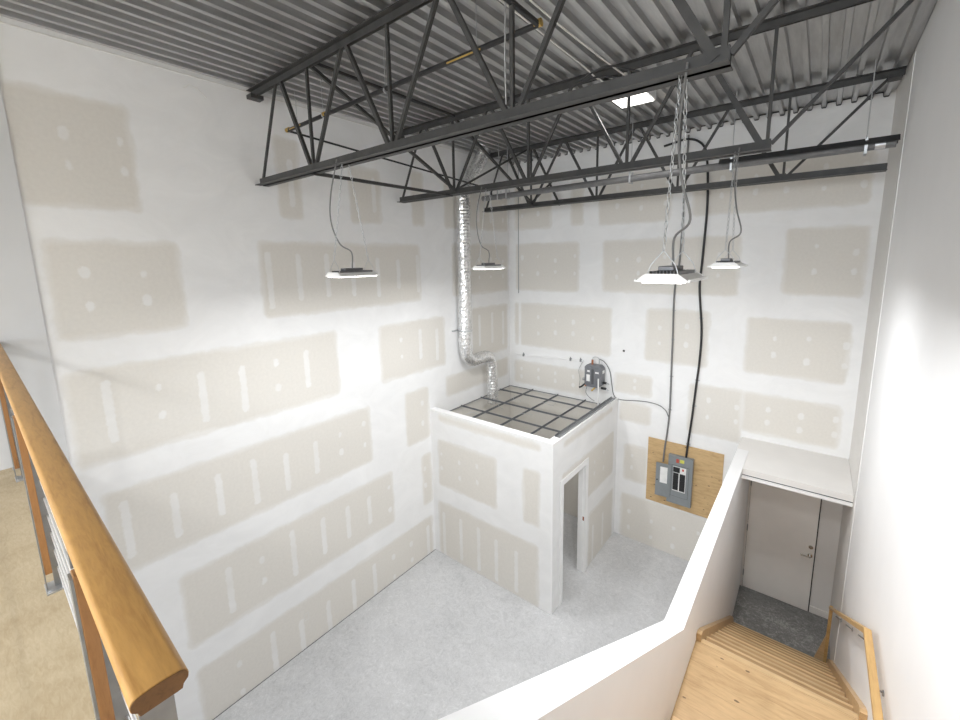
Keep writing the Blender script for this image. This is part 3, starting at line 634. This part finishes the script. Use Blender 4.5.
# ------------------------------------------------------------------ mezzanine guardrail
def ry(x, y): return y - .0131*(x-4.57)     # the rail runs a hair off square
gr = thing('guardrail', 'oak capped steel cable guardrail along mezzanine edge in left foreground', 'railing', (2.3,-7.37,MZ))
yc = -7.3955; RZ = 4.80
prof2 = []
for a in range(0, 91, 15): prof2.append((.0235+.012*math.cos(math.radians(a)), RZ-.012+.012*math.sin(math.radians(a))))
for k in range(1, 6): prof2.append((.0235-.047*k/6, RZ+.0016*math.sin(math.pi*k/6)))
for a in range(90, 181, 15): prof2.append((-.0235+.012*math.cos(math.radians(a)), RZ-.012+.012*math.sin(math.radians(a))))
prof2 += [(-.0345,RZ-.018),(-.028,RZ-.024),(-.026,RZ-.031),(.026,RZ-.031),(.028,RZ-.024),(.0345,RZ-.018)]
rm = MB(); n = len(prof2); xs = (.013, 4.572)
vs = [(x, ry(x, yc)+p[0], p[1]) for x in xs for p in prof2]
rm.add(vs, [(i,(i+1)%n,n+(i+1)%n,n+i) for i in range(n)], True); rm.add(vs[:n], [tuple(range(n))]); rm.add(vs[n:], [tuple(range(n-1,-1,-1))])
tr_ = rm.build('top_rail', M['oak'], gr)
MB().prism([(ry(4.572,yc)+a*.97, RZ-.02+(b-RZ+.02)*.97) for a, b in prof2], 0, 4.5725, 4.574).build('end_grain', M['endgrain'], tr_)
MB().bar((.02, ry(.02,yc), RZ-.040), (4.555, ry(4.555,yc), RZ-.040), .046, .016).build('sub_rail', M['steel'], gr)
for x in (.04, .36, 2.22, 3.93, 4.52):
    y = ry(x, yc); end = x > 4.4 or x < .1
    p = MB()
    if end: p.box(x-.006, y-.022, MZ+.008, x+.006, y+.022, RZ-.048)
    else: p.box(x-.006, y-.004, MZ+.008, x+.006, y+.026, RZ-.11).box(x-.006, y-.037, MZ+.008, x+.03, y-.0315, RZ-.125).box(x-.006, y-.03, RZ-.11, x+.006, y+.026, RZ-.048)
    p = p.build('post', M['steel'], gr)
    if not end: MB().box(x-.006, y-.031, MZ+.10, x+.032, y-.005, RZ-.118).build('wood_slat', M['slat'], p, bevel=.002)
    MB().box(max(x-.06, .014), y-.04, MZ, x+.06, y+.035, MZ+.008).build('base_plate', M['zinc'], p)
    for q in ((-.04, .04) if x > .1 else (.04,)):
        for e in (-.028, .024): MB().tube([(x+q,y+e,MZ+.008),(x+q,y+e,MZ+.018)], .007, 6).build('anchor_bolt', M['zinc'], p)
for i in range(9):
    z = MZ+.11+i*.098
    MB().tube([(.02, ry(.02,yc)+.018, z), (4.52, ry(4.52,yc)+.018, z)], .0045, 8).build('cable', M['cable'], gr)
    for x in (2.12, 3.82, .5):
        y = ry(x, yc)+.018
        MB().tube([(x-.05,y,z),(x+.07,y,z)], .0075, 8).tube([(x-.055,y,z),(x-.045,y,z)], .012, 8).tube([(x+.055,y,z),(x+.075,y,z)], .012, 8).build('turnbuckle', M['chrome'], gr)

# ------------------------------------------------------------------ fill light added at the unseen rear window, camera, view
L = bpy.data.lights.new('window_fill', 'AREA'); L.shape = 'RECTANGLE'; L.size = 5.0; L.size_y = 2.5; L.energy = WINFILL; L.color = (.86,.93,1)
o = bpy.data.objects.new('window_fill', L); COL.objects.link(o); o.location = (2.9, REAR-.13, 5.6); o.rotation_euler = (math.radians(90), 0, 0)
w = bpy.data.worlds.new('world'); S.world = w; w.use_nodes = True
w.node_tree.nodes['Background'].inputs[0].default_value = (.75,.85,1,1); w.node_tree.nodes['Background'].inputs[1].default_value = .8
cd = bpy.data.cameras.new('camera'); cam = bpy.data.objects.new('camera', cd); COL.objects.link(cam); S.camera = cam
R = ((0.7888560204678472,-0.08541930867711944,0.6086129481671865),(0.6143704326066285,0.13535357,-0.7773230340058689),(-0.01597343139014168,0.9871097554793327,0.15924565968074778))
cam.matrix_world = Matrix.Translation((5.277,-7.5069,5.4)) @ Matrix(R).to_4x4()
cd.sensor_width = 36; cd.lens = 36*420.7025662588459/960
cd.shift_x = -(488.2529759-480)/960; cd.shift_y = (327.3464243805743-360)/960
cd.clip_start = .02; cd.clip_end = 100
vs_ = S.view_settings; vs_.view_transform = 'Standard'; vs_.look = 'None'; vs_.gamma = 1; vs_.use_curve_mapping = False; vs_.exposure = 0.09
S.cycles.use_denoising = True; S.cycles.max_bounces = 14; S.cycles.diffuse_bounces = 8; S.cycles.sample_clamp_indirect = 6

STRUCT = {'wall_left': ('tall left wall of taped drywall with bare board rectangles', 'wall'), 'wall_back': ('back wall of taped drywall behind booth and electrical panel', 'wall'), 'wall_booth_front': ('wide front wall of the small corner booth, taped drywall', 'wall'), 'wall_booth_side': ('booth side wall of taped drywall holding the doorway', 'wall'), 'trim_1': ('white cap strip along the top of the booth walls', 'trim'), 'floor': ('pale grey mottled concrete floor of the lower room', 'floor'), 'wall_left_mezzanine': ('pale grey painted wall at far left beyond the wooden rail', 'wall'), 'wall_right': ('smooth white painted wall on the right beside the stairs', 'wall'), 'wall_right_alcove': ('narrow primed strip of right wall by the back corner', 'wall'), 'trim_2': ('thin white vertical bead on the right wall near the back corner', 'trim'), 'wall_outer': ('outer shell behind the drywall', 'wall'), 'wall_rear': ('white wall behind the camera around the added window', 'wall'), 'window_added': ('added unseen steel framed window behind the camera, for fill light', 'window'), 'ceiling': ('grey corrugated steel roof deck', 'ceiling'), 'trim_3': ('black zigzag gap where the back wall meets the roof deck', 'trim'), 'trim_4': ('thin pale edge strip along the top of left wall', 'trim'), 'trim_5': ('thin dark gap along the foot of left wall', 'trim'), 'floor_mezzanine': ('tan plywood mezzanine floor at lower left', 'floor'), 'wall_below_mezzanine': ('white wall under the mezzanine edge', 'wall'), 'wall_stair': ('white topped half wall bending up beside the stairs', 'wall'), 'trim_ledge': ('flat primed ledge over the beige door', 'ledge'), 'trim_fascia': ('white moulding along the lower front edge of the door ledge', 'trim'), 'trim_fascia_seam': ('dark shadow groove along the front of the door ledge', 'trim'), 'floor_stairwell': ('swirled concrete floor between the stairs and beige door, ledge shade painted in', 'floor'), 'floor_landing': ('knotty fir stair landing at bottom right', 'floor'), 'wall_alcove': ('primed wall around the beige door at the foot of the stairs', 'wall'), 'door_1': ('plain beige door with lever at the foot of the stairs', 'door'), 'baseboard_back': ('short beige baseboard right of the beige door', 'baseboard'), 'door_2': ('white casing around the open booth doorway', 'door casing')}
for k_, (a_, b_) in STRUCT.items():
    if k_ in bpy.data.objects: bpy.data.objects[k_]['label'] = a_; bpy.data.objects[k_]['category'] = b_
PARTL = {'end_grain': 'dark end grain of the oak rail', 'copper_stub': 'copper pipe stub', 'lever_handle': 'chrome lever handle', 'deadbolt': 'chrome deadbolt', 'lens': 'glowing white lens', 'nosing': 'paler fir nosing', 'open_door': 'grey panel door standing open', 'drain_pipe': 'white drain pipe', 'reflector_hood': 'dark hood over the tube', 'strike_plate': 'brass strike plate'}
for o_ in list(bpy.data.objects):
    k_ = o_.name.split('.')[0]
    if o_.parent and k_ in PARTL: o_['label'] = PARTL[k_]
